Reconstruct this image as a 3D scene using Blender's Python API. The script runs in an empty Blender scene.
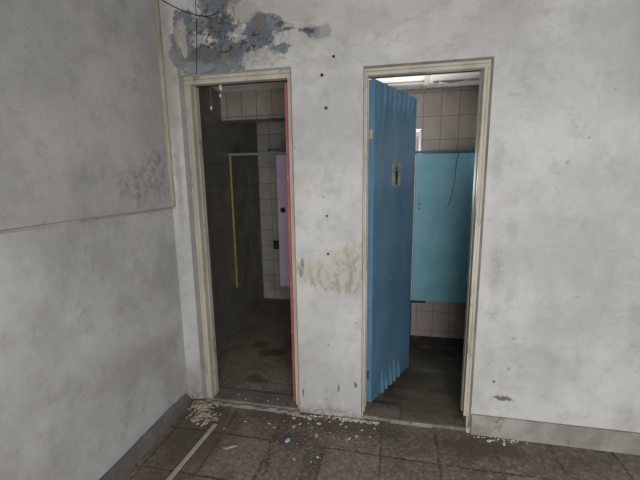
import bpy, bmesh, math, random
from mathutils import Vector, Matrix
random.seed(7)
C = bpy.context.scene.collection
scene = bpy.context.scene

# ------------------------------------------------------------------ node helpers
class NT:
    def __init__(self, name):
        self.m = bpy.data.materials.new(name); self.m.use_nodes = True
        self.t = self.m.node_tree; self.n = self.t.nodes; self.l = self.t.links
        self.b = self.n['Principled BSDF']
        self.pos = self.n.new('ShaderNodeTexCoord').outputs['Object']
    def setin(self, sock, v):
        if hasattr(v, 'is_output') or isinstance(v, bpy.types.NodeSocket): self.l.new(v, sock)
        else: sock.default_value = v
    def math(self, op, a, b=0.0, clamp=False):
        x = self.n.new('ShaderNodeMath'); x.operation = op; x.use_clamp = clamp
        self.setin(x.inputs[0], a); self.setin(x.inputs[1], b); return x.outputs[0]
    def vmath(self, op, a, b):
        x = self.n.new('ShaderNodeVectorMath'); x.operation = op
        self.setin(x.inputs[0], a); self.setin(x.inputs[1], b)
        return x.outputs['Value'] if op in ('LENGTH', 'DOT_PRODUCT', 'DISTANCE') else x.outputs[0]
    def noise(self, scale, detail=4, rough=.55, vec=None, col=False):
        x = self.n.new('ShaderNodeTexNoise'); x.inputs['Scale'].default_value = scale
        x.inputs['Detail'].default_value = detail; x.inputs['Roughness'].default_value = rough
        self.l.new(vec if vec is not None else self.pos, x.inputs['Vector'])
        return x.outputs['Color' if col else 'Fac']
    def voro(self, scale, vec=None, out='Distance'):
        x = self.n.new('ShaderNodeTexVoronoi'); x.inputs['Scale'].default_value = scale
        self.l.new(vec if vec is not None else self.pos, x.inputs['Vector']); return x.outputs[out]
    def ramp(self, v, lo, hi, a=0.0, b=1.0):
        x = self.n.new('ShaderNodeMapRange'); x.interpolation_type = 'SMOOTHSTEP'
        self.setin(x.inputs['Value'], v)
        for k, q in (('From Min', lo), ('From Max', hi), ('To Min', a), ('To Max', b)): x.inputs[k].default_value = q
        return x.outputs['Result']
    def mix(self, f, a, b):
        x = self.n.new('ShaderNodeMix'); x.data_type = 'RGBA'
        col = lambda c: (*c, 1) if isinstance(c, tuple) and len(c) == 3 else c
        self.setin(x.inputs[0], f); self.setin(x.inputs[6], col(a)); self.setin(x.inputs[7], col(b)); return x.outputs[2]
    def sep(self, v):
        x = self.n.new('ShaderNodeSeparateXYZ'); self.l.new(v, x.inputs[0]); return x.outputs
    def comb(self, a, b, c=0.0):
        x = self.n.new('ShaderNodeCombineXYZ')
        for i, q in enumerate((a, b, c)): self.setin(x.inputs[i], q)
        return x.outputs[0]
    def scaled(self, v, s): return self.vmath('MULTIPLY', v, s)
    def warp(self, scale, amt, vec=None, detail=4):
        c = self.noise(scale, detail, .6, vec, True)
        c = self.vmath('SUBTRACT', c, (.5, .5, .5)); c = self.vmath('MULTIPLY', c, (amt, amt, amt))
        return self.vmath('ADD', vec if vec is not None else self.pos, c)
    def blobs(self, lst, vec, noise=None, edge=.15, axes=(0, 2), namt=1.6):
        """union of soft ellipses (c1, c2, r1, r2) in two axes, broken up by a noise"""
        cur = None
        for a, b, ra, rb in lst:
            c = [0, 0, 0]; s = [0, 0, 0]; c[axes[0]] = a; c[axes[1]] = b; s[axes[0]] = 1/ra; s[axes[1]] = 1/rb
            d = self.vmath('LENGTH', self.vmath('MULTIPLY', self.vmath('SUBTRACT', vec, tuple(c)), tuple(s)), (0, 0, 0))
            cur = d if cur is None else self.math('MINIMUM', cur, d)
        if noise is not None: cur = self.math('ADD', cur, self.math('MULTIPLY', self.math('SUBTRACT', noise, .5), namt))
        return self.ramp(cur, 1 - edge, 1 + edge, 1, 0)
    def bump(self, h, strength=.3, dist=.01):
        x = self.n.new('ShaderNodeBump'); x.inputs['Strength'].default_value = strength; x.inputs['Distance'].default_value = dist
        self.l.new(h, x.inputs['Height']); self.l.new(x.outputs[0], self.b.inputs['Normal'])
    def out(self, col, rough=.8, metal=0, spec=.3):
        self.setin(self.b.inputs['Base Color'], (*col, 1) if isinstance(col, tuple) and len(col) == 3 else col)
        self.setin(self.b.inputs['Roughness'], rough); self.b.inputs['Metallic'].default_value = metal
        self.b.inputs['Specular IOR Level'].default_value = spec
        return self.m

def plaster(name, a, b, kind=None):
    t = NT(name)
    big = t.noise(1.6, 5, .6); mid = t.noise(7, 6, .65); fine = t.noise(45, 5, .7)
    col = t.mix(t.ramp(big, .35, .68), a, b)
    col = t.mix(t.math('MULTIPLY', t.ramp(mid, .48, .70), .42), col, tuple(x*.74 for x in a))
    col = t.mix(t.math('MULTIPLY', t.ramp(fine, .56, .72), .36), col, tuple(x*.62 for x in a))
    # faint scratches and scuffs
    sv = t.scaled(t.warp(3, .25), (9, 9, 34)); sc = t.noise(1.0, 3, .5, sv)
    col = t.mix(t.math('MULTIPLY', t.ramp(sc, .65, .72), .22), col, (.20, .19, .18))
    # pocks, chips and a second layer of grey mottling
    vv = t.warp(20, .03); pc = t.voro(11, vv); pr = t.sep(t.voro(11, vv, 'Color'))[0]
    pk = t.math('MULTIPLY', t.ramp(pc, .06, .13, 1, 0), t.ramp(pr, .62, .70))
    col = t.mix(t.math('MULTIPLY', pk, .5), col, (.17, .16, .15))
    mo = t.noise(1.0, 7, .72, t.scaled(t.warp(5, .15), (16, 16, 9)))
    col = t.mix(t.math('MULTIPLY', t.ramp(mo, .50, .66), .17), col, tuple(x*.60 for x in a))
    col = t.mix(t.math('MULTIPLY', t.ramp(mo, .46, .36), .16), col, tuple(min(1, x*1.12) for x in b))
    h = t.math('ADD', t.math('MULTIPLY', mid, .6), t.math('MULTIPLY', fine, .25))
    if kind == 'front':
        t.pos = t.vmath('ADD', t.vmath('MULTIPLY', t.pos, (1.02, 1, 1.016)), (0, 0, .0025))
        w = t.warp(9, .085, detail=8); n1 = t.noise(16, 8, .72); n2 = t.noise(30, 6, .75); n3 = t.noise(70, 4, .7)
        pink = t.blobs([(-.75, 2.33, .45, .16), (-.1, 2.3, .4, .1), (.3, 2.2, .3, .08)], w, n1, .5)
        col = t.mix(t.math('MULTIPLY', pink, .32), col, (.40, .36, .335))
        br = t.noise(1.0, 4, .6, t.scaled(t.warp(3, .3), (4, 4, 16)))
        upz = t.blobs([(-.2, 2.35, 1.0, .35)], w, n1, .5)
        col = t.mix(t.math('MULTIPLY', t.math('MULTIPLY', upz, t.ramp(br, .5, .62)), .3), col, (.30, .275, .255))
        blue = t.blobs([(-1.04, 2.22, .185, .17), (-1.03, 2.105, .17, .05), (-1.0, 2.43, .10, .07), (-.80, 2.225, .15, .055),
                        (-.85, 2.15, .11, .04), (-.715, 2.30, .10, .055), (-.63, 2.165, .055, .022), (-.60, 2.262, .06, .024), (-.46, 2.245, .05, .036),
                        (-1.20, 2.36, .06, .06), (-1.215, 2.21, .075, .13)], w, n1, .07, namt=2.4)
        bcol = t.mix(t.ramp(n2, .38, .62), (.085, .113, .148), (.185, .213, .24))
        bcol = t.mix(t.ramp(t.noise(6, 6, .7), .46, .60), bcol, (.20, .195, .195))
        col = t.mix(blue, col, bcol)
        lilac = t.blobs([(-.40, 2.225, .05, .04), (-1.12, 2.11, .10, .035)], w, n1, .2)
        col = t.mix(t.math('MULTIPLY', lilac, .7), col, (.24, .24, .265))
        brown = t.blobs([(-.735, 2.305, .045, .055), (-.885, 2.43, .075, .04)], w, n2, .2, namt=2.2)
        col = t.mix(t.math('MULTIPLY', brown, .6), col, (.15, .12, .11))
        rust = t.blobs([(-1.03, 2.17, .17, .035), (-.93, 2.19, .1, .03)], w, n1, .4)
        col = t.mix(t.math('MULTIPLY', rust, .42), col, (.11, .088, .065))
        white = t.blobs([(-1.215, 2.29, .035, .085), (-1.205, 2.22, .02, .05), (-1.045, 2.25, .055, .045), (-.865, 2.25, .055, .04), (-1.0, 2.31, .035, .04),
                         (-.83, 2.37, .085, .055), (-.74, 2.13, .12, .045), (-1.12, 2.25, .035, .045)], w, n2, .12, namt=1.9)
        wcol = t.mix(t.ramp(n2, .4, .6), (.30, .285, .27), (.46, .44, .425))
        col = t.mix(t.math('MULTIPLY', white, .88), col, wcol)
        bright = t.blobs([(-1.045, 2.25, .022, .022), (-.99, 2.365, .012, .012), (-.87, 2.25, .016, .016)], w, n2, .4)
        col = t.mix(t.math('MULTIPLY', bright, .8), col, (.52, .50, .50))
        md = t.blobs([(-1.0, 2.28, .20, .15), (-.8, 2.22, .18, .06)], w, n1, .5)
        sp = t.ramp(t.noise(30, 8, .78), .49, .58)
        col = t.mix(t.math('MULTIPLY', t.math('MULTIPLY', md, sp), .95), col, (.035, .035, .034))
        dark = t.blobs([(-1.0, 2.31, .05, .05), (-.94, 2.34, .05, .03), (-.63, 2.285, .03, .012), (-.57, 2.25, .03, .012), (-.47, 2.245, .03, .022)], w, n3, .3, namt=2.6)
        col = t.mix(t.math('MULTIPLY', dark, .75), col, (.05, .055, .065))
        ed = t.blobs([(-.52, 2.27, .09, .018)], w, n2, .25)
        col = t.mix(t.math('MULTIPLY', ed, .6), col, (.48, .45, .42))
        # cement-coloured smear between the doors, brushed on
        bv = t.scaled(t.warp(4, .18), (34, 34, 7)); br = t.noise(1.0, 4, .6, bv)
        sm = t.blobs([(-.37, .91, .15, .085), (-.26, .95, .12, .13), (-.47, .945, .09, .065)], t.warp(10, .06), br, .35)
        col = t.mix(t.math('MULTIPLY', sm, .75), col, t.mix(t.ramp(br, .35, .62), (.24, .225, .175), (.43, .41, .35)))
        te = t.blobs([(-.531, .985, .010, .032), (-.542, .925, .009, .03)], t.warp(30, .02), n2, .2)
        col = t.mix(t.math('MULTIPLY', te, .8), col, (.12, .20, .23))
        # soot smudges and knocks low down
        kn = t.blobs([(-.318, .20, .008, .022), (-.213, .235, .007, .022), (.62, .245, .05, .014), (.56, .34, .012, .007), (-.545, .14, .007, .035), (-.16, .30, .005, .10)], t.warp(24, .04), n2, .3)
        col = t.mix(t.math('MULTIPLY', kn, .8), col, (.08, .072, .065))
        sg = t.blobs([(.50, 1.55, .035, .10), (.535, .95, .03, .12), (.545, .75, .02, .05), (.60, 1.2, .03, .05)], t.warp(12, .1), n2, .7, namt=3)
        col = t.mix(t.math('MULTIPLY', sg, .28), col, (.2, .195, .19))
        st = t.blobs([(-1.315, 2.2, .05, .6), (-1.24, 2.15, .02, .2), (-1.30, 1.5, .02, .3)], t.warp(10, .08), n1, .6, namt=2.4)
        col = t.mix(t.math('MULTIPLY', st, .5), col, (.25, .215, .175))
        gr = t.blobs([(-1.30, .12, .16, .14)], t.warp(12, .1), n1, .6)
        col = t.mix(t.math('MULTIPLY', gr, .5), col, (.2, .18, .15))
        z = t.sep(t.warp(6, .12))[2]
        col = t.mix(t.math('MULTIPLY', t.ramp(z, .01, .10, 1, 0), .75), col, t.mix(t.ramp(n2, .45, .6), (.19, .17, .145), (.42, .39, .36)))
        h = t.math('SUBTRACT', h, t.math('MULTIPLY', blue, .5))
        h = t.math('ADD', h, t.math('MULTIPLY', white, .3))
    if kind == 'left':
        n2 = t.noise(20, 5, .7)
        sg = t.blobs([(-.35, .5, .3, .06), (-.2, .3, .05, .2)], t.warp(6, .1), n2, .6, (1, 2))
        col = t.mix(t.math('MULTIPLY', sg, .35), col, (.25, .24, .23))
    if kind == 'board':
        n2 = t.noise(22, 5, .7); n1 = t.noise(9, 5, .65)
        sg = t.blobs([(-.10, 1.50, .13, .14), (-.05, 1.40, .06, .05), (-.32, 1.42, .12, .08)], t.warp(10, .08), n1, .35, (1, 2))
        col = t.mix(t.math('MULTIPLY', sg, t.ramp(n2, .42, .62, .05, .5)), col, (.12, .12, .125))
    t.bump(h, .35, .012)
    return t.out(col, .88, 0, .2)

def paint(name, a, b, dirt=(.06, .05, .04), rough=.45, amt=.7, grain=(1, 1, 1), dscale=14):
    t = NT(name)
    v = t.scaled(t.pos, grain)
    n = t.noise(5, 5, .6, v); f = t.noise(dscale, 6, .7, v); g = t.noise(60, 4, .6, v)
    col = t.mix(t.ramp(n, .35, .65), a, b)
    col = t.mix(t.math('MULTIPLY', t.ramp(f, .56, .70), amt), col, dirt)
    col = t.mix(t.math('MULTIPLY', t.ramp(g, .60, .72), amt*.5), col, dirt)
    t.bump(t.math('ADD', f, t.math('MULTIPLY', g, .4)), .25, .004)
    return t.out(col, rough, 0, .35)

def tiles(name, axes, w, h, off, c1, c2, grout, grime, rough=.32, gamt=.55):
    t = NT(name); s = t.sep(t.pos)
    v = t.comb(t.math('ADD', s[axes[0]], off[0]), t.math('ADD', s[axes[1]], off[1]))
    x = t.n.new('ShaderNodeTexBrick'); x.offset = 0; x.squash = 1
    t.l.new(v, x.inputs['Vector']); x.inputs['Scale'].default_value = 1
    x.inputs['Brick Width'].default_value = w; x.inputs['Row Height'].default_value = h
    x.inputs['Mortar Size'].default_value = .0032; x.inputs['Mortar Smooth'].default_value = .3; x.inputs['Bias'].default_value = 0
    x.inputs['Color1'].default_value = (*c1, 1); x.inputs['Color2'].default_value = (*c2, 1); x.inputs['Mortar'].default_value = (*grout, 1)
    n = t.noise(4, 6, .65); f = t.noise(26, 5, .7)
    col = t.mix(t.math('MULTIPLY', t.ramp(n, .42, .68), gamt), x.outputs['Color'], grime)
    col = t.mix(t.math('MULTIPLY', t.ramp(f, .60, .72), .5), col, tuple(q*.5 for q in grime))
    t.bump(t.math('MULTIPLY', x.outputs['Fac'], -1), .3, .004)
    return t.out(col, t.ramp(n, .3, .7, rough, rough + .3), 0, .45)

def simple(name, c, rough=.6, metal=0, var=.25):
    t = NT(name); n = t.noise(24, 4, .6)
    return t.out(t.mix(n, tuple(x*(1-var) for x in c), tuple(min(1, x*(1+var)) for x in c)), rough, metal)

def floor_mat(name, tile, ox, oy, a, b, joint, wet=None, dark=None, jw=.006, dk_amt=.8, grit=1.0):
    t = NT(name); s = t.sep(t.warp(7, .018))
    v = t.comb(t.math('ADD', s[0], ox), t.math('ADD', s[1], oy))
    x = t.n.new('ShaderNodeTexBrick'); x.offset = 0; x.squash = 1; t.l.new(v, x.inputs['Vector'])
    x.inputs['Scale'].default_value = 1; x.inputs['Brick Width'].default_value = tile; x.inputs['Row Height'].default_value = tile
    x.inputs['Mortar Size'].default_value = jw; x.inputs['Mortar Smooth'].default_value = .6; x.inputs['Bias'].default_value = 0
    x.inputs['Color1'].default_value = (*a, 1); x.inputs['Color2'].default_value = (*b, 1); x.inputs['Mortar'].default_value = (*joint, 1)
    n = t.noise(3.2, 6, .65); m = t.noise(12, 6, .7); f = t.noise(120, 3, .6)
    ch = t.voro(75, out='Color')
    flat = t.mix(t.ramp(n, .3, .7), a, b)
    col = t.mix(t.math('MULTIPLY', x.outputs['Fac'], t.ramp(t.noise(5, 4, .6), .42, .58, .25, 1)), t.mix(t.ramp(t.noise(2.2, 3), .42, .58, .5, 1), flat, x.outputs['Color']), joint)
    chip = t.ramp(t.sep(ch)[0], .70, .85)
    col = t.mix(t.math('MULTIPLY', chip, .22), col, tuple(min(1, q*1.9) for q in b))
    chd = t.ramp(t.sep(ch)[1], .65, .85)
    col = t.mix(t.math('MULTIPLY', chd, .28), col, tuple(q*.35 for q in a))
    col = t.mix(t.math('MULTIPLY', t.ramp(n, .45, .66), .55), col, tuple(q*.42 for q in a))
    col = t.mix(t.math('MULTIPLY', t.ramp(m, .55, .70), .5), col, (a[0]*1.5, a[1]*1.35, a[2]*1.15))
    col = t.mix(t.math('MULTIPLY', t.ramp(f, .56, .72), .5), col, tuple(q*.5 for q in a))
    g = t.noise(38, 6, .75)
    col = t.mix(t.math('MULTIPLY', t.ramp(g, .52, .64), .5*grit), col, tuple(q*.38 for q in a))
    col = t.mix(t.math('MULTIPLY', t.ramp(g, .47, .38), .4*grit), col, tuple(min(1, q*1.55) for q in b))
    rough = t.ramp(n, .4, .6, .85, .7)
    if dark:
        dk = t.blobs(dark, t.warp(7, .16), m, .45, (0, 1))
        col = t.mix(t.math('MULTIPLY', dk, dk_amt), col, (.012, .011, .009))
        rough = t.math('SUBTRACT', rough, t.math('MULTIPLY', dk, .25))
    if wet:
        for (lst, cc, am) in wet:
            k = t.blobs(lst, t.warp(8, .12), m, .5, (0, 1))
            col = t.mix(t.math('MULTIPLY', k, am), col, cc)
    t.bump(t.math('ADD', t.math('MULTIPLY', x.outputs['Fac'], -.6), t.math('MULTIPLY', f, .3)), .4, .006)
    return t.out(col, rough, 0, .25)

# ------------------------------------------------------------------ mesh helpers
def obj(name, bm, m, parent=None, smooth=False, bevel=0):
    me = bpy.data.meshes.new(name); bmesh.ops.recalc_face_normals(bm, faces=bm.faces); bm.to_mesh(me); bm.free()
    o = bpy.data.objects.new(name, me); C.objects.link(o); me.materials.append(m)
    if smooth:
        for p in me.polygons: p.use_smooth = True
    if bevel:
        b = o.modifiers.new('bevel', 'BEVEL'); b.width = bevel; b.segments = 2; b.limit_method = 'ANGLE'
    if parent is not None: o.parent = parent
    return o
def tag(o, label, cat, group=None, kind=None):
    o['label'] = label; o['category'] = cat
    if group: o['group'] = group
    if kind: o['kind'] = kind
    return o
def struct(o, label=None):
    o['kind'] = 'structure'
    if label: o['label'] = label
    return o
def empty(name, loc=(0, 0, 0), rz=0):
    o = bpy.data.objects.new(name, None); C.objects.link(o); o.location = loc; o.rotation_euler = (0, 0, rz); o.empty_display_size = .05
    return o
def box(bm, x0, x1, y0, y1, z0, z1):
    r = bmesh.ops.create_cube(bm, size=1)
    for v in r['verts']:
        v.co = Vector(((x0+x1)/2 + v.co.x*(x1-x0), (y0+y1)/2 + v.co.y*(y1-y0), (z0+z1)/2 + v.co.z*(z1-z0)))
    return bm
def boxes(*l):
    bm = bmesh.new()
    for b in l: box(bm, *b)
    return bm
def tube(bm, pts, r, seg=8):
    pts = [Vector(p) for p in pts]; rings = []
    for i, p in enumerate(pts):
        d = (pts[min(i+1, len(pts)-1)] - pts[max(i-1, 0)]).normalized()
        a = d.orthogonal().normalized() if not rings else (pa - d*pa.dot(d)).normalized()
        pa = a; b = d.cross(a)
        rings.append([bm.verts.new(p + (a*math.cos(2*math.pi*k/seg) + b*math.sin(2*math.pi*k/seg))*r) for k in range(seg)])
    for A, B in zip(rings, rings[1:]):
        for k in range(seg): bm.faces.new((A[k], A[(k+1) % seg], B[(k+1) % seg], B[k]))
    bm.faces.new(rings[0]); bm.faces.new(rings[-1]); return bm
def cyl(bm, c, axis, r, h, seg=16):
    c = Vector(c); a = Vector(axis).normalized(); return tube(bm, [c - a*h/2, c + a*h/2], r, seg)
def chipmesh(r, h, n=6, seed=0):
    rn = random.Random(seed); bm = bmesh.new()
    ps = [(r*rn.uniform(.6, 1.1)*math.cos(2*math.pi*k/n + rn.uniform(-.3, .3)), r*rn.uniform(.5, 1)*math.sin(2*math.pi*k/n + rn.uniform(-.3, .3))) for k in range(n)]
    lo = [bm.verts.new((x, y, 0)) for x, y in ps]; hi = [bm.verts.new((x*.85, y*.85, h*rn.uniform(.6, 1.3))) for x, y in ps]
    bm.faces.new(lo); bm.faces.new(hi)
    for k in range(n): bm.faces.new((lo[k], lo[(k+1) % n], hi[(k+1) % n], hi[k]))
    return bm

# ------------------------------------------------------------------ materials
M = {}
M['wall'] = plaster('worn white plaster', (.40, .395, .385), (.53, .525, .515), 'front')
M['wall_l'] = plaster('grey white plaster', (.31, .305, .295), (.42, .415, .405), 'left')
M['board'] = plaster('stained board', (.29, .285, .275), (.375, .365, .355), 'board')
M['mortar'] = plaster('grey mortar', (.20, .195, .19), (.28, .275, .27))
M['edge'] = paint('brown edge with shadow line', (.13, .115, .10), (.20, .18, .155), (.05, .045, .04), .8, .6)  # brown edge, with the shadow line between frame and wall put into its colour
M['skirt'] = paint('dark cement skirting', (.085, .083, .082), (.13, .127, .125), (.04, .037, .034), .85, .6)
M['skirt2'] = paint('pale cement skirting', (.22, .205, .185), (.34, .325, .30), (.08, .07, .06), .85, .7)
M['cream'] = paint('dirty cream gloss', (.33, .31, .25), (.44, .415, .345), (.12, .10, .075), .5, .6, (1, 1, .5))
M['cream_d'] = paint('dirty cream rebate', (.22, .20, .155), (.32, .29, .23), (.06, .05, .035), .5, .6, (1, 1, .35))
M['trim'] = paint('cream lath', (.26, .235, .18), (.35, .325, .26), (.10, .08, .06), .6, .6)
M['blue'] = paint('blue gloss', (.062, .130, .200), (.086, .168, .245), (.04, .085, .125), .42, .35, (1, 1, .5), 5)
M['blue_e'] = paint('light blue gloss', (.085, .205, .33), (.105, .24, .37), (.05, .11, .17), .45, .4)
M['teal'] = paint('faded teal blue', (.135, .335, .43), (.17, .39, .485), (.09, .21, .28), .5, .4, (1, 1, 1), 6)
M['red'] = paint('worn pink red gloss', (.37, .085, .095), (.45, .135, .14), (.55, .38, .34), .5, .5, (1, 1, .6), 20)
M['lilac'] = paint('lilac paint', (.43, .33, .43), (.49, .38, .48), (.34, .26, .33), .5, .25)
M['yellow'] = paint('yellow varnished wood', (.155, .125, .05), (.20, .16, .066), (.07, .055, .025), .45, .4)
M['steel'] = simple('dull grey metal', (.20, .23, .24), .4, .3)
M['steel_b'] = simple('dark teal metal', (.05, .11, .14), .5, .2)
M['black'] = simple('black', (.012, .012, .012), .6)
M['plate'] = simple('grey plastic plate', (.23, .235, .19), .5)
M['postw'] = paint('pale pink white paint', (.50, .44, .42), (.60, .54, .52), (.2, .15, .13), .6, .5)
M['ceil'] = plaster('white ceiling board', (.66, .65, .61), (.78, .77, .73))
M['ceil_b'] = paint('ceiling batten', (.40, .38, .33), (.52, .50, .45), (.2, .17, .13), .8, .5)
M['flake'] = simple('white paint flake', (.50, .48, .44), .8)
M['flake_c'] = simple('cream paint flake', (.34, .305, .235), .8, 0, .5)
M['flake_d'] = simple('grey crumbs', (.19, .168, .142), .9)
M['scrap'] = simple('pale plastic scrap', (.26, .25, .255), .35)
M['scrap_b'] = simple('blue scrap', (.06, .16, .23), .4)
M['scrap_w'] = simple('whitish blue scrap', (.40, .47, .52), .4)
M['lath'] = paint('pale lath', (.36, .33, .28), (.44, .41, .36), (.18, .15, .12), .7, .5)
M['ftile'] = floor_mat('brown cement tile', .30, .05, .265, (.160, .132, .104), (.245, .212, .174), (.092, .075, .06),
    [([(-.45, -.06, .45, .08), (-1.1, -.30, .22, .35), (.5, -.12, .25, .07), (-.55, -.22, .14, .08)], (.085, .069, .053), .7)],
    [(-.32, -.12, .10, .035), (-.38, -.36, .06, .12), (-.62, -.40, .015, .10)], .009, .38)
M['wfloor'] = floor_mat('grimy washroom floor', .31, .25, .06, (.225, .203, .158), (.25, .226, .178), (.15, .135, .105),
    [([(-.95, .27, .09, .05)], (.045, .042, .034), .5), ([(-.97, .68, .10, .07), (-1.12, .8, .06, .06), (-.75, .9, .15, .15)], (.03, .028, .022), .6), ([(.2, .4, .45, .4)], (.075, .066, .047), .75), ([(.28, .62, .10, .03), (.42, .82, .07, .02), (.27, 1.0, .05, .015), (.46, 1.02, .06, .015), (.12, .30, .09, .05), (.30, .27, .08, .06)], (.16, .14, .105), .55)],
    [ (.40, .98, .50, .42), (.17, .52, .13, .12), (.45, .42, .10, .3), (.05, .30, .10, .08), (.30, .30, .06, .10), (-.02, .16, .10, .03)], .005, .9, .3)
M['sill'] = paint('cement threshold', (.13, .122, .11), (.20, .188, .168), (.035, .03, .026), .8, .6)
M['sill_e'] = paint('pale mortar edge', (.17, .155, .135), (.27, .25, .22), (.08, .07, .06), .9, .6)
tc = dict(grout=(.05, .045, .04), grime=(.14, .125, .105))
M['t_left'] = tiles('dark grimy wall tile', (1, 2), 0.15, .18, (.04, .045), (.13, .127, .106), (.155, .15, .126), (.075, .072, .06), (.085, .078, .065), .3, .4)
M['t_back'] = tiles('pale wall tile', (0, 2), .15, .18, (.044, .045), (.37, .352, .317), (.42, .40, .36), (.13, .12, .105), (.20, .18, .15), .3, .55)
M['t_beam'] = tiles('brownish wall tile', (0, 2), .13, .30, (.072, .147), (.25, .225, .195), (.29, .26, .225), (.08, .07, .06), (.14, .12, .10), .35, .5)
M['t_right'] = tiles('pinkish brown wall tile', (0, 2), .14, .186, (-.07, -.073), (.30, .268, .24), (.33, .296, .268), (.15, .13, .115), (.20, .172, .15), .35, .5)
M['t_side'] = tiles('side wall tile', (1, 2), .165, .215, (0, .05), (.33, .285, .25), (.36, .31, .28), (.10, .085, .075), (.20, .17, .15), .35, .5)

# ------------------------------------------------------------------ setting: front room
Wt = .12
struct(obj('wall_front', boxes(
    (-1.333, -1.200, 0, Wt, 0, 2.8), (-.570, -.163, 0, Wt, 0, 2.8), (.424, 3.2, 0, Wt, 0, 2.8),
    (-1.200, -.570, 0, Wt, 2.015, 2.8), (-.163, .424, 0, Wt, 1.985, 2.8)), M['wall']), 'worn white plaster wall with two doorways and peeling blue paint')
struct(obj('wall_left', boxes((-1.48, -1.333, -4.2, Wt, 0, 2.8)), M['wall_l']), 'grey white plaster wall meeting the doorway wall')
struct(obj('floor', boxes((-1.48, 3.2, -4.2, .012, -.1, 0)), M['ftile']), 'brown cement tile floor in front of the doorways')
struct(obj('ceiling', boxes((-1.48, 3.2, -4.2, Wt, 2.75, 2.85)), M['mortar']))
# coved cement skirting along the left wall
bm = bmesh.new(); prof = [(-1.333, 0), (-1.288, 0), (-1.294, .012), (-1.316, .045), (-1.326, .062), (-1.333, .066)]
A = [bm.verts.new((x, -4.2, z)) for x, z in prof]; n = 22; prev = A
rn = random.Random(3)
for i in range(1, n+1):
    y = -4.2 + 4.17*i/n; k = rn.uniform(.85, 1.12)
    cur = [bm.verts.new((-1.333 + (x+1.333)*k, y, z*k)) for x, z in prof]
    for j in range(len(prof)-1): bm.faces.new((prev[j], prev[j+1], cur[j+1], cur[j]))
    prev = cur
bm.faces.new(A); bm.faces.new(prev)
struct(obj('baseboard_left', bm, M['skirt']), 'dark cement skirting along the left wall')
struct(obj('baseboard_front', boxes((.448, 3.2, -.016, 0, 0, .125)), M['skirt2'], bevel=.006), 'pale cement skirting right of the blue doorway')

# wall board with cream edging, on the left wall above 1.3 m
wb = empty('wall_board', (-1.333, -.6, 1.28)); tag(wb, 'large stained board edged with cream trim on the left wall', 'wall board')
def loc(o, p):  # keep world coordinates while parented to an unrotated empty
    o.matrix_parent_inverse = Matrix.Translation(-Vector(p)); return o
p = (-1.333, -.6, 1.28)
loc(obj('panel', boxes((-1.333, -1.325, -1.9, -.022, 1.288, 2.72)), M['board'], wb), p)
loc(obj('bottom_trim', boxes((-1.333, -1.319, -1.9, -.004, 1.276, 1.288)), M['trim'], wb, bevel=.003), p)
loc(obj('side_trim', boxes((-1.333, -1.307, -.024, -.002, 1.288, 2.72)), M['trim'], wb, bevel=.004), p)

# ------------------------------------------------------------------ door frames
def frame(name, x0, x1, ix0, ix1, zt, iz, zl, zr, label, lo, ro, hinge=True):
    """casing: outer mortar fillet and painted shadow line, cream casing with two raised beads, darker rebate behind"""
    e = empty(name, ((x0+x1)/2, 0, 0)); struct(e, label); q = ((x0+x1)/2, 0, 0)
    def jamb(a, b, z0, side):
        bm = bmesh.new(); s = 1 if b > a else -1; w = abs(b-a)
        f = lambda u: a + s*w*u
        for (u0, u1, y) in ((0, .40, -.011), (.40, .46, -.007), (.46, 1.0, -.014)):
            xs = sorted((f(u0), f(u1))); box(bm, xs[0], xs[1], y, .055, z0, iz)
        return loc(obj('jamb', bm, M['cream'], e, bevel=.0025), q)
    jamb(x0, ix0, zl, 0); jamb(x1, ix1, zr, 1)
    h = zt - iz; bm = bmesh.new()
    for (v0, v1, y) in ((1, .60, -.011), (.60, .52, -.007), (.52, 0, -.014)):
        box(bm, x0, x1, y, .055, iz + h*v1, iz + h*v0)
    loc(obj('head', bm, M['cream'], e, bevel=.0025), q)
    # rebate stops, seen dark behind the casing
    loc(obj('door_stop', boxes((ix0-.004, ix0+.004, .03, .07, zl, iz), (ix0, ix1, .03, .056, iz, iz+.006), *([(ix1-.004, ix1+.004, .03, .07, zr, iz)] if hinge else [])), M['cream'], e), q)
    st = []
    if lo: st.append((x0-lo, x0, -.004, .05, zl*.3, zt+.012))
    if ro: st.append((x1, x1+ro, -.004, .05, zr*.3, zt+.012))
    st.append((x0-lo, x1+ro, -.005, .05, zt, zt+.014))  # strip above the head paints in its dark shadow line
    loc(obj('mortar_shadow_strip', boxes(*st), M['mortar' if lo > .01 else 'edge'], e, bevel=.003), q)  # on the right frame the dark brown strip is a painted shadow line
    return e
frame('trim_1', -1.187, -.563, -1.149, -.577, 2.022, 1.978, .03, .06, 'cream wooden frame of the left doorway, by the room corner', .037, .005, False)
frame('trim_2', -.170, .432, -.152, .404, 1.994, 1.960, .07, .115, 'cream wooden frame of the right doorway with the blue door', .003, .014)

# thresholds
struct(obj('trim_3', boxes((-1.200, -.568, -.012, Wt, 0, .030)), M['sill'], bevel=.008), 'dark cement threshold of the left doorway')
struct(obj('trim_4', boxes((-.165, .426, .004, Wt, 0, .024)), M['wfloor'], bevel=.008), 'dark cement threshold of the right doorway')
bm = bmesh.new(); rn = random.Random(9)
for i in range(24):
    a = -1.15 + .59*i/24; box(bm, a, a + .03, -.030 - rn.uniform(0, .012), -.008, 0, .014 + rn.uniform(0, .012))
struct(obj('trim_5', bm, M['sill_e'], bevel=.004), 'rough pale mortar edge before the left threshold')
struct(obj('trim_6', boxes((.0, .24, -.001, .006, 0, .0255)), M['sill_e'], bevel=.003), 'pale mortar edge before the right threshold')

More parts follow.
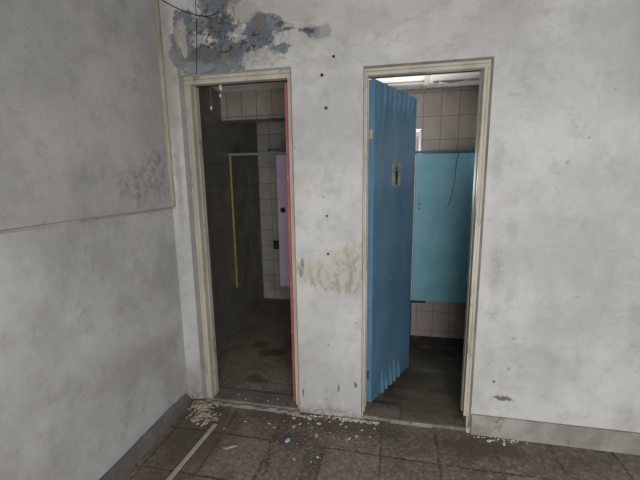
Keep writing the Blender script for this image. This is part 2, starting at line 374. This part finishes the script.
# ------------------------------------------------------------------ washrooms behind
CZ = 2.15
def prism(pts, z0, z1):
    bm = bmesh.new(); lo = [bm.verts.new((x, y, z0)) for x, y in pts]; hi = [bm.verts.new((x, y, z1)) for x, y in pts]
    bm.faces.new(lo); bm.faces.new(hi)
    for k in range(len(pts)): bm.faces.new((lo[k], lo[(k+1) % len(pts)], hi[(k+1) % len(pts)], hi[k]))
    return bm
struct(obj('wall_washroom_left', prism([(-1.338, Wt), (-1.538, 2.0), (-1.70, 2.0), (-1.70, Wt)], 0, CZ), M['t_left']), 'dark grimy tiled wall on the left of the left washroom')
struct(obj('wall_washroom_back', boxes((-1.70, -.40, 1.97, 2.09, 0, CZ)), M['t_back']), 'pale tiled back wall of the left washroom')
struct(obj('wall_washroom_middle', boxes((-.45, -.35, Wt, 2.09, 0, CZ)), M['t_side']), 'tiled wall between the two washrooms')
WX0, WX1, WZ0, WZ1 = -.30, .198, 1.30, 1.836
struct(obj('wall_washroom_end', boxes((-.40, WX0, 1.215, 1.335, 0, CZ), (WX1, 1.0, 1.215, 1.335, 0, CZ), (WX0, WX1, 1.215, 1.335, 0, WZ0), (WX0, WX1, 1.215, 1.335, WZ1, CZ)), M['t_right']), 'pinkish brown tiled wall of the right washroom')
struct(obj('wall_washroom_right', boxes((.80, .92, Wt, .40, 0, CZ), (.80, .92, 1.10, 1.335, 0, CZ), (.80, .92, .40, 1.10, 0, 1.35), (.80, .92, .40, 1.10, 1.85, CZ)), M['t_side']), 'tiled wall on the right of the right washroom')
struct(obj('floor_washroom', boxes((-1.70, 1.0, Wt-.108, 2.09, -.1, .022)), M['wfloor']), 'grimy wet washroom floor')
HX0, HX1, HY0, HY1 = .26, .62, .985, 1.06
struct(obj('ceiling_washroom', boxes((-1.70, HX0, Wt, 2.09, CZ, CZ+.012), (HX1, 1.0, Wt, 2.09, CZ, CZ+.012), (HX0, HX1, Wt, HY0, CZ, CZ+.012), (HX0, HX1, HY1, 2.09, CZ, CZ+.012), (-1.70, 1.0, Wt, 2.09, CZ+.14, CZ+.2)), M['ceil']), 'white boarded washroom ceiling')
struct(obj('beam', boxes((-1.60, -.45, .90, 1.08, 1.927, CZ)), M['t_beam']), 'brown tiled beam across the left washroom')
# window: sill, frame
w = struct(empty('window_1', ((WX0+WX1)/2, 1.26, WZ0)), 'small bright window in the tiled wall of the right washroom'); q = ((WX0+WX1)/2, 1.26, WZ0)
loc(obj('window_frame', boxes((WX0, WX0+.02, 1.265, 1.295, WZ0, WZ1), (WX1-.006, WX1, 1.265, 1.295, WZ0, WZ1), (WX0, WX1, 1.265, 1.295, WZ0, WZ0+.02), (WX0, WX1, 1.265, 1.295, WZ1-.008, WZ1)), M['postw'], w), q)
w2 = struct(empty('window_added', (.86, .75, 1.35)), 'added unseen window opening in the right washroom side wall'); q = (.86, .75, 1.35)  # added out of view to let more light onto the washroom ceiling
loc(obj('window_frame', boxes((.85, .88, .40, .42, 1.35, 1.85), (.85, .88, 1.08, 1.10, 1.35, 1.85), (.85, .88, .40, 1.10, 1.35, 1.37), (.85, .88, .40, 1.10, 1.83, 1.85)), M['postw'], w2), q)
# ceiling battens in the right washroom
bt = struct(empty('trim_7', (.2, .8, CZ)), 'timber battens on the washroom ceiling'); q = (.2, .8, CZ)
loc(obj('batten', boxes((.190, .225, .20, 1.20, CZ-.012, CZ)), M['ceil_b'], bt), q)
loc(obj('batten', boxes((-.35, .20, .955, .975, CZ-.010, CZ)), M['ceil_b'], bt), q)
loc(obj('batten', boxes((-.35, .80, 1.195, 1.215, CZ-.016, CZ)), M['steel'], bt), q)
# a torn ceiling lining hanging from the boards
bm = bmesh.new(); rn = random.Random(5); g = []
for i in range(9):
    r = []
    for j in range(4):
        x = .30 + .20*i/8; y = 1.09 - .09*j/3 + rn.uniform(-.012, .012)
        r.append(bm.verts.new((x, y, CZ - .003 - .016*math.sin(math.pi*i/8)*(j/3)**2*rn.uniform(.5, 1.2))))
    g.append(r)
for i in range(8):
    for j in range(3): bm.faces.new((g[i][j], g[i+1][j], g[i+1][j+1], g[i][j+1]))
o = obj('torn_ceiling_lining', bm, M['ceil']); sm = o.modifiers.new('s', 'SOLIDIFY'); sm.thickness = .003
tag(o, 'torn whitish strip of lining sagging from the ceiling above the blue doorway', 'ceiling lining')

# ------------------------------------------------------------------ blue washroom door with fluted ends
L, TH, Z0, Z1 = .566, .036, .063, 1.968
ang = math.atan2(.51, .245)
bd = empty('washroom_door', (-.120, .090, Z0), ang)
tag(bd, 'blue washroom door standing half open, fluted at top and bottom', 'door', kind='thing')
fl_t = [.10, .165, .225, .29, .35, .415, .48]; fl_b = [.125, .185, .245, .303, .372]
def rib(t, w):
    """raised pointed rib: long slope up, short slope down"""
    if t < 0 or t > w: return 0
    return t/(w*.78) if t < w*.78 else (w - t)/(w*.22)
def depth(u, z):
    d = 0
    for i, c in enumerate(fl_t):
        ln = (.17, .12, .15, .13, .15, .16, .12)[i]; k = max(0, (z - (Z1 - ln))/ln)
        if k > 0: d = min(d, -.013*min(1, .2 + k*1.5)*rib(u-c, .007 + .013*k))
    for i, c in enumerate(fl_b):
        ln = (.19, .11, .15, .18, .14)[i]; k = max(0, 1 - (z - Z0)/ln)
        if k > 0: d = min(d, -.014*min(1, .1 + k*1.5)*rib(u-c, .003 + .018*k))
    return d
bm = bmesh.new()
us = sorted(set([0, L] + [round(L*i/260, 4) for i in range(261)])); zs = []
z = Z0
while z < Z1:
    zs.append(z); z += .012 if (z < .26 or z > 1.78) else .12
zs.append(Z1)
fr = [[bm.verts.new((u, depth(u, z), z - Z0)) for u in us] for z in zs]
bk = [[bm.verts.new((u, TH, z - Z0)) for u in (0, L)] for z in zs]
for i in range(len(zs)-1):
    for j in range(len(us)-1): bm.faces.new((fr[i][j], fr[i][j+1], fr[i+1][j+1], fr[i+1][j]))
    bm.faces.new((bk[i][0], bk[i][1], bk[i+1][1], bk[i+1][0]))
    bm.faces.new((fr[i][-1], bk[i][1], bk[i+1][1], fr[i+1][-1]))
    bm.faces.new((fr[i][0], bk[i][0], bk[i+1][0], fr[i+1][0]))
bm.faces.new([*fr[0], bk[0][1], bk[0][0]]); bm.faces.new([*fr[-1], bk[-1][1], bk[-1][0]])
for v in bm.verts: v.co.z -= .026*v.co.x   # the leaf sags a little towards its free edge
obj('leaf', bm, M['blue'], bd)
o = obj('edge_strip', boxes((-.004, 0, .0, TH, 0, Z1-Z0)), M['blue_e'], bd); o['label'] = 'lighter blue hinge edge'
for hz in (.18, 1.62):
    bm = bmesh.new(); cyl(bm, (-.006, TH*.45, hz), (0, 0, 1), .006, .05, 10); box(bm, -.006, -.003, .012, TH-.004, hz-.025, hz+.025)
    obj('hinge', bm, M['cream'] if hz > 1 else M['steel_b'], bd)
sg = obj('sign', boxes((.222, .336, -.004, -.0005, 1.332, 1.467)), M['plate'], bd, bevel=.002); sg['label'] = 'small grey plate with a black standing figure'
bm = bmesh.new()
cyl(bm, (.279, -.0055, 1.435), (0, 1, 0), .011, .003, 16)
box(bm, .266, .292, -.007, -.004, 1.383, 1.423)
box(bm, .268, .277, -.007, -.004, 1.339, 1.385); box(bm, .281, .290, -.007, -.004, 1.339, 1.385)
for s in (-1, 1): box(bm, .279 + s*.0165 - .003, .279 + s*.0165 + .003, -.007, -.004, 1.385, 1.423)
fg = obj('figure', bm, M['black'], sg)
bm = bmesh.new(); tube(bm, [(.279 + .043*math.cos(a), -.0055, 1.412 + .043*math.sin(a)) for a in [math.pi*k/14 for k in range(15)]], .004, 6)
obj('arch', bm, M['steel_b'], sg)
bm = boxes((L-.004, L+.003, .006, TH-.006, .90, 1.02)); cyl(bm, (L+.010, TH/2, .955), (1, 0, 0), .009, .022, 10)
obj('latch', bm, M['black'], bd)
bm = bmesh.new(); cyl(bm, (.23, -.002, .745), (0, 1, 0), .006, .004, 10); obj('screw', bm, M['blue_e'], bd)

# ------------------------------------------------------------------ red door, swung back out of sight
rd = empty('washroom_door', (-.580, .050, .035), math.radians(89.2))
tag(rd, 'red painted washroom door swung fully open, only its worn edge showing', 'door', kind='thing')
obj('leaf', boxes((0, .56, .0, .035, 0, 1.935)), M['red'], rd, bevel=.003)
bm = bmesh.new(); cyl(bm, (.50, -.015, .95), (0, 1, 0), .018, .03, 14); obj('knob', bm, M['steel'], rd)

# ------------------------------------------------------------------ left washroom stall
y0 = 1.0
sf = empty('cubicle_rail', (-1.42, y0, .45)); tag(sf, 'stall rail on a thin yellow post in the left washroom', 'stall frame'); q = (-1.42, y0, .45)
bm = bmesh.new(); cyl(bm, (-1.414, y0, 1.058), (0, 0, 1), .013, 1.185, 12)
o = loc(obj('post', bm, M['yellow'], sf, smooth=False), q); o['label'] = 'yellow post'
o = loc(obj('rail', boxes((-1.424, -.45, y0-.014, y0+.014, 1.648, 1.670)), M['steel'], sf, bevel=.003), q); o['label'] = 'grey metal top rail'
ld = empty('toilet_door', (-.72, y0, .49)); tag(ld, 'lilac stall door with a round black lock hole', 'door', kind='thing'); q = (-.72, y0, .49)
loc(obj('leaf', boxes((-.991, -.47, y0-.012, y0+.012, .50, 1.645)), M['lilac'], ld, bevel=.002), q)
bm = bmesh.new(); cyl(bm, (-.944, y0-.013, 1.181), (0, 1, 0), .024, .004, 20); loc(obj('lock_hole', bm, M['black'], ld), q)
# broken pipe outlet and nail on the back wall
so = empty('wall_outlet', (-1.345, 1.97, .68)); tag(so, 'broken dark outlet low on the tiled wall beside the lilac door', 'outlet'); q = (-1.345, 1.97, .68)
loc(obj('plate', boxes((-1.385, -1.300, 1.958, 1.97, .635, .735)), M['black'], so, bevel=.004), q)
loc(obj('socket', boxes((-1.365, -1.335, 1.950, 1.96, .65, .70)), simple('rust red', (.10, .03, .02)), so, bevel=.003), q)
bm = bmesh.new(); cyl(bm, (-1.392, 1.955, 1.764), (0, 1, 0), .013, .03, 10); box(bm, -1.385, -1.27, 1.959, 1.966, 1.766, 1.774)
tag(obj('wall_hook', bm, M['black']), 'small dark hook high on the tiled wall above the stall rail', 'hook')

# ------------------------------------------------------------------ right washroom stall
y1 = 1.165
rf = empty('cubicle_rail', (.18, y1, .35)); tag(rf, 'stall rail on a pale pinkish post beside the teal blue door', 'stall frame'); q = (.18, y1, .35)
o = loc(obj('post', boxes((.134, .175, y1-.018, y1+.018, .36, 1.772)), M['postw'], rf, bevel=.003), q); o['label'] = 'pale pinkish white post'
o = loc(obj('rail', boxes((.06, .795, y1-.032, y1-.004, 1.634, 1.654)), M['steel_b'], rf, bevel=.003), q); o['label'] = 'dark blue metal top rail'
o = loc(obj('gap_shade', boxes((.145, .161, y1-.01, y1+.01, .022, .36)), M['black'], rf), q); o['label'] = 'black strip drawing the dark gap below the post'  # thin black box put in as the shade of the gap under the post
td = empty('toilet_door', (.45, y1, .37)); tag(td, 'teal blue stall door hanging against the tiled wall in the right washroom', 'door', kind='thing'); q = (.45, y1, .37)
loc(obj('leaf', boxes((.160, .77, y1-.036, y1-.019, .384, 1.630)), M['teal'], td, bevel=.003), q)
bm = boxes((.186, .208, y1-.048, y1-.035, 1.215, 1.325))
loc(obj('pull_handle', bm, M['teal'], td, bevel=.004), q)
for zz in (1.225, 1.19):
    bm = bmesh.new(); cyl(bm, (.197, y1-.044, zz), (0, 1, 0), .006, .012, 8); loc(obj('screw', bm, M['black'], td), q)
loc(obj('bolt', boxes((.145, .275, y1-.048, y1-.034, .368, .384)), M['black'], td, bevel=.003), q)
bm = bmesh.new(); k = [(.490, 1.635), (.478, 1.58), (.470, 1.50), (.468, 1.42), (.455, 1.33), (.435, 1.24), (.420, 1.205), (.405, 1.21)]
tube(bm, [(x, y1-.040, z) for x, z in k], .0025, 6)
tag(obj('hanging_wire', bm, M['steel_b'], smooth=True), 'thin wire hanging from the rail over the teal blue stall door', 'wire')

# ------------------------------------------------------------------ things on the front wall
bm = bmesh.new()
pts = [(-1.352, 2.52), (-1.31, 2.47), (-1.25, 2.435), (-1.18, 2.401), (-1.10, 2.372), (-1.04, 2.362), (-1.0, 2.368), (-.97, 2.382)]
tube(bm, [(x*.98, -.005, (z-.0025)/1.016) for x, z in pts], .0024, 8)
tag(obj('wall_cable', bm, M['black'], smooth=True), 'thin black cable sagging across the peeling paint from the corner', 'cable')
bm = bmesh.new(); tube(bm, [(-1.078, -.004, 2.74), (-1.085, -.004, 2.41), (-1.090, -.004, 2.27), (-1.100, -.005, 2.14), (-1.109, -.004, 2.03)], .0018, 8)
tag(obj('wall_cable', bm, M['black'], smooth=True), 'thin dark cable hanging straight down to the left door frame', 'cable')
plug = [((-.391, 1.982), .0085, 'dark plug hole just right of the left door frame head'), ((-.371, 1.816), .008, 'dark plug hole below the one at door head height'),
        ((-.372, 1.240), .006, 'small dark plug hole halfway up the wall between the doors'), ((-.368, 1.023), .007, 'dark plug hole just above the beige smear'),
        ((-.328, 2.068), .007, 'topmost dark plug hole right of the peeling paint')]
for (x, zz), r, lb in plug:
    bm = bmesh.new(); cyl(bm, (0, 0, 0), (0, 1, 0), r, .004, 14); box(bm, -r*.5, r*.5, -.004, 0, -r*.14, r*.14)
    o = obj('wall_plug', bm, M['black']); o.location = (x, -.001, zz); tag(o, lb, 'wall plug', 'plug holes between the doors')
# plaster bits caught in cobweb under the left door head
for (x, yy, zz, r, lb) in ((-.985, .03, 1.964, .016, 'white plaster lump stuck under the left door head'), (-1.0, .05, 1.925, .012, 'pale flake dangling below the white lump at the door head'),
                      (-1.066, .06, 1.862, .011, 'small pale flake hanging alone on cobweb in the left doorway')):
    bm = bmesh.new(); bmesh.ops.create_icosphere(bm, subdivisions=2, radius=r); rn = random.Random(int(r*1e4)+int(zz*100))
    for v in bm.verts: v.co *= rn.uniform(.65, 1.1); v.co.y *= .5; v.co.x *= .6 if r < .02 else .9
    tube(bm, [(0, 0, r*.5), (rn.uniform(-.004, .004), 0, (1.972-zz)*.5), (0, -.0, max(1.976-zz, r*.6))], .0004, 5)
    o = obj('plaster_flake', bm, M['flake']); o.location = (x, yy, zz); tag(o, lb, 'plaster flake')

# ------------------------------------------------------------------ things on the floor
o = obj('wooden_lath', boxes((-.012, .012, -.42, .42, 0, .006)), M['lath'], bevel=.0015)
o.location = (-1.058, -.625, .0); o.rotation_euler = (0, 0, math.radians(-4.2)); tag(o, 'pale narrow lath lying on the floor beside the corner rubble', 'lath')
bm = chipmesh(.042, .005, 9, 4)
for v in bm.verts: v.co.y *= .35
o = obj('plastic_scrap', bm, M['scrap']); o.location = (-.859, -.36, 0); o.rotation_euler = (0, 0, .55); tag(o, 'pale crumpled plastic scrap on the floor right of the lath', 'scrap')
ps = empty('packet_scrap', (-.559, -.256, 0), 1.2); tag(ps, 'small blue and white packet scrap on the floor tiles', 'scrap')
bm = chipmesh(.040, .006, 8, 8)
for v in bm.verts: v.co.y *= .45
obj('wrapper', bm, M['scrap_b'], ps)
bm = chipmesh(.022, .004, 7, 3)
for v in bm.verts: v.co.z += .006; v.co.y *= .6
obj('label', bm, M['scrap_w'], ps)

# rubble heap in the corner: crumbs nobody could count
def crumbs(name, spots, m, seed, rs=(.003, .012)):
    rn = random.Random(seed); bm = bmesh.new()
    for (cx, cy, sx, sy, cnt, hz) in spots:
        for _ in range(cnt):
            r = rn.uniform(*rs)*rn.uniform(.6, 1); gx, gy = rn.gauss(0, .5), rn.gauss(0, .5)
            if gx*gx + gy*gy > 1.4: continue
            x = cx + gx*sx; y = min(cy + gy*sy, -.012)
            hh = hz*max(0, 1 - gx*gx - gy*gy)
            mt = Matrix.Translation((x, y, r*.35 + hh*rn.random())) @ Matrix.Rotation(rn.uniform(0, 6.3), 4, 'Z') @ Matrix.Rotation(rn.uniform(-.5, .5), 4, 'X') @ Matrix.Diagonal((r*rn.uniform(.8, 1.8), r*rn.uniform(.6, 1.3), r*rn.uniform(.3, .7), 1))
            bmesh.ops.create_icosphere(bm, subdivisions=1, radius=1, matrix=mt)
    return obj(name, bm, m)
tag(crumbs('rubble', [(-1.20, -.06, .09, .06, 200, .018), (-1.14, -.15, .09, .08, 170, .006)], M['flake_c'], 11, (.003, .014)), 'heap of cream plaster rubble in the corner by the left doorway', 'rubble', kind='stuff')
tag(crumbs('dirt', [(-.30, -.16, .32, .06, 260, .003), (-.42, -.30, .20, .14, 260, .003), (-.62, -.20, .25, .10, 130, .003)], M['flake_d'], 12, (.002, .006)), 'grey grit scattered on the tiles before the wall between the doors', 'grit', kind='stuff')
tag(crumbs('plaster_crumbs', [(-.24, -.020, .18, .016, 200, .010), (.58, -.028, .14, .012, 30, .006), (-.50, -.035, .10, .02, 50, .006)], M['flake'], 13, (.002, .009)), 'line of white plaster crumbs along the foot of the wall', 'crumbs', kind='stuff')

protos = [bpy.data.meshes.new(f'flake_{i}') for i in range(5)]
for i, me in enumerate(protos):
    bm = chipmesh(.011, .003, 5 + i % 3, 20 + i); bm.to_mesh(me); bm.free(); me.materials.append(M['flake'])
spots = [(-.444, -.036), (-.346, -.06), (-.245, -.087), (-.28, -.07), (-.228, -.205), (-.215, -.19), (-.176, -.158), (-.44, -.136), (-.47, -.10), (-.479, -.41), (-.388, -.408),
         (-.36, -.37), (-.55, -.15), (-.52, -.12), (-.66, -.18), (-.62, -.11), (-.70, -.15), (-.40, -.20), (-.33, -.16), (-.15, -.10), (-.10, -.15), (-.08, -.07), (-.41, -.09), (-.75, -.10), (-.85, -.16), (-.95, -.25), (-.30, -.28), (-.57, -.07)]
rn = random.Random(31)
for i, (x, y) in enumerate(spots):
    o = bpy.data.objects.new('paint_flake', protos[i % 5]); C.objects.link(o); o.location = (x - .01, y*.92, 0.0)
    s = rn.uniform(.45, 1.1); o.scale = (s*rn.uniform(.8, 1.5), s*.8, s); o.rotation_euler = (0, 0, rn.uniform(0, 6.3))
    tag(o, 'small white paint flake lying on the floor before the left doorway and wall pier', 'paint flake', 'white paint flakes on the floor')
for (x, y, lb) in ((.541, -.045, 'larger white flake on the floor at the right door frame foot'), (.612, -.052, 'white flake on the floor beside the pale skirting')):
    o = bpy.data.objects.new('paint_flake', protos[1]); C.objects.link(o); o.location = (x, y, 0); o.scale = (1.9, 1.0, 1.6); o.rotation_euler = (0, 0, .3 if x < .6 else 1.2); tag(o, lb, 'paint flake')
for i, (x, y) in enumerate([(-.93, .02), (-.86, .05), (-.78, .03), (-.72, .06), (-.67, .02), (-1.0, .06), (-.95, .20), (-.89, .17)]):
    o = bpy.data.objects.new('paint_flake', protos[i % 5]); C.objects.link(o); o.location = (x, y, .030 if y < .12 else .022); o.scale = (.6, .5, .6); o.rotation_euler = (0, 0, i*1.3)
    tag(o, 'small white flake lying on the left doorway threshold', 'paint flake', 'flakes on the left threshold')

# ------------------------------------------------------------------ light: dull daylight from the open side behind the camera
wd = bpy.data.worlds.new('sky'); scene.world = wd; wd.use_nodes = True
wd.node_tree.nodes['Background'].inputs[0].default_value = (.98, .99, 1.0, 1); wd.node_tree.nodes['Background'].inputs[1].default_value = .52
def area(name, loc_, target, sx, sy, e, col=(1, 1, 1)):
    l = bpy.data.lights.new(name, 'AREA'); l.shape = 'RECTANGLE'; l.size = sx; l.size_y = sy; l.energy = e; l.color = col
    o = bpy.data.objects.new(name, l); C.objects.link(o); o.location = loc_
    o.rotation_euler = (Vector(target) - Vector(loc_)).to_track_quat('-Z', 'Y').to_euler(); return o
area('window_daylight', (.55, -3.0, 1.05), (-.1, 0, .85), 1.3, 1.3, 74, (1, .99, .965))
area('washroom_daylight', (-.05, 1.75, 1.25), (.25, .85, 2.15), .5, .6, 40, (1, .99, .97))

area('ceiling_fill', (1.30, .75, 1.15), (.25, .85, 2.15), .6, .6, 6.5, (1, .99, .97))  # added fill through the unseen side opening, aimed up to brighten the ceiling

# ------------------------------------------------------------------ camera
f = 357.7; p, y, r = (math.radians(a) for a in (9.881, 11.922, -.788))
F = Vector((-math.sin(y)*math.cos(p), math.cos(y)*math.cos(p), -math.sin(p)))
R = Vector((math.cos(y), math.sin(y), 0)); U = R.cross(F)
R2 = R*math.cos(r) + U*math.sin(r); U2 = -R*math.sin(r) + U*math.cos(r)
cam = bpy.data.cameras.new('camera'); co = bpy.data.objects.new('camera', cam); C.objects.link(co)
co.matrix_world = Matrix(((R2.x, U2.x, -F.x, 0), (R2.y, U2.y, -F.y, -1.96), (R2.z, U2.z, -F.z, 1.4515), (0, 0, 0, 1)))
cam.sensor_fit = 'HORIZONTAL'; cam.sensor_width = 36; cam.lens = f/640*36; cam.clip_start = .05
scene.camera = co
scene.cycles.use_denoising = True; scene.cycles.max_bounces = 10; scene.cycles.diffuse_bounces = 6
vs = scene.view_settings; vs.view_transform = 'Standard'; vs.look = 'None'; vs.gamma = 1; vs.use_curve_mapping = False; vs.exposure = 0.0
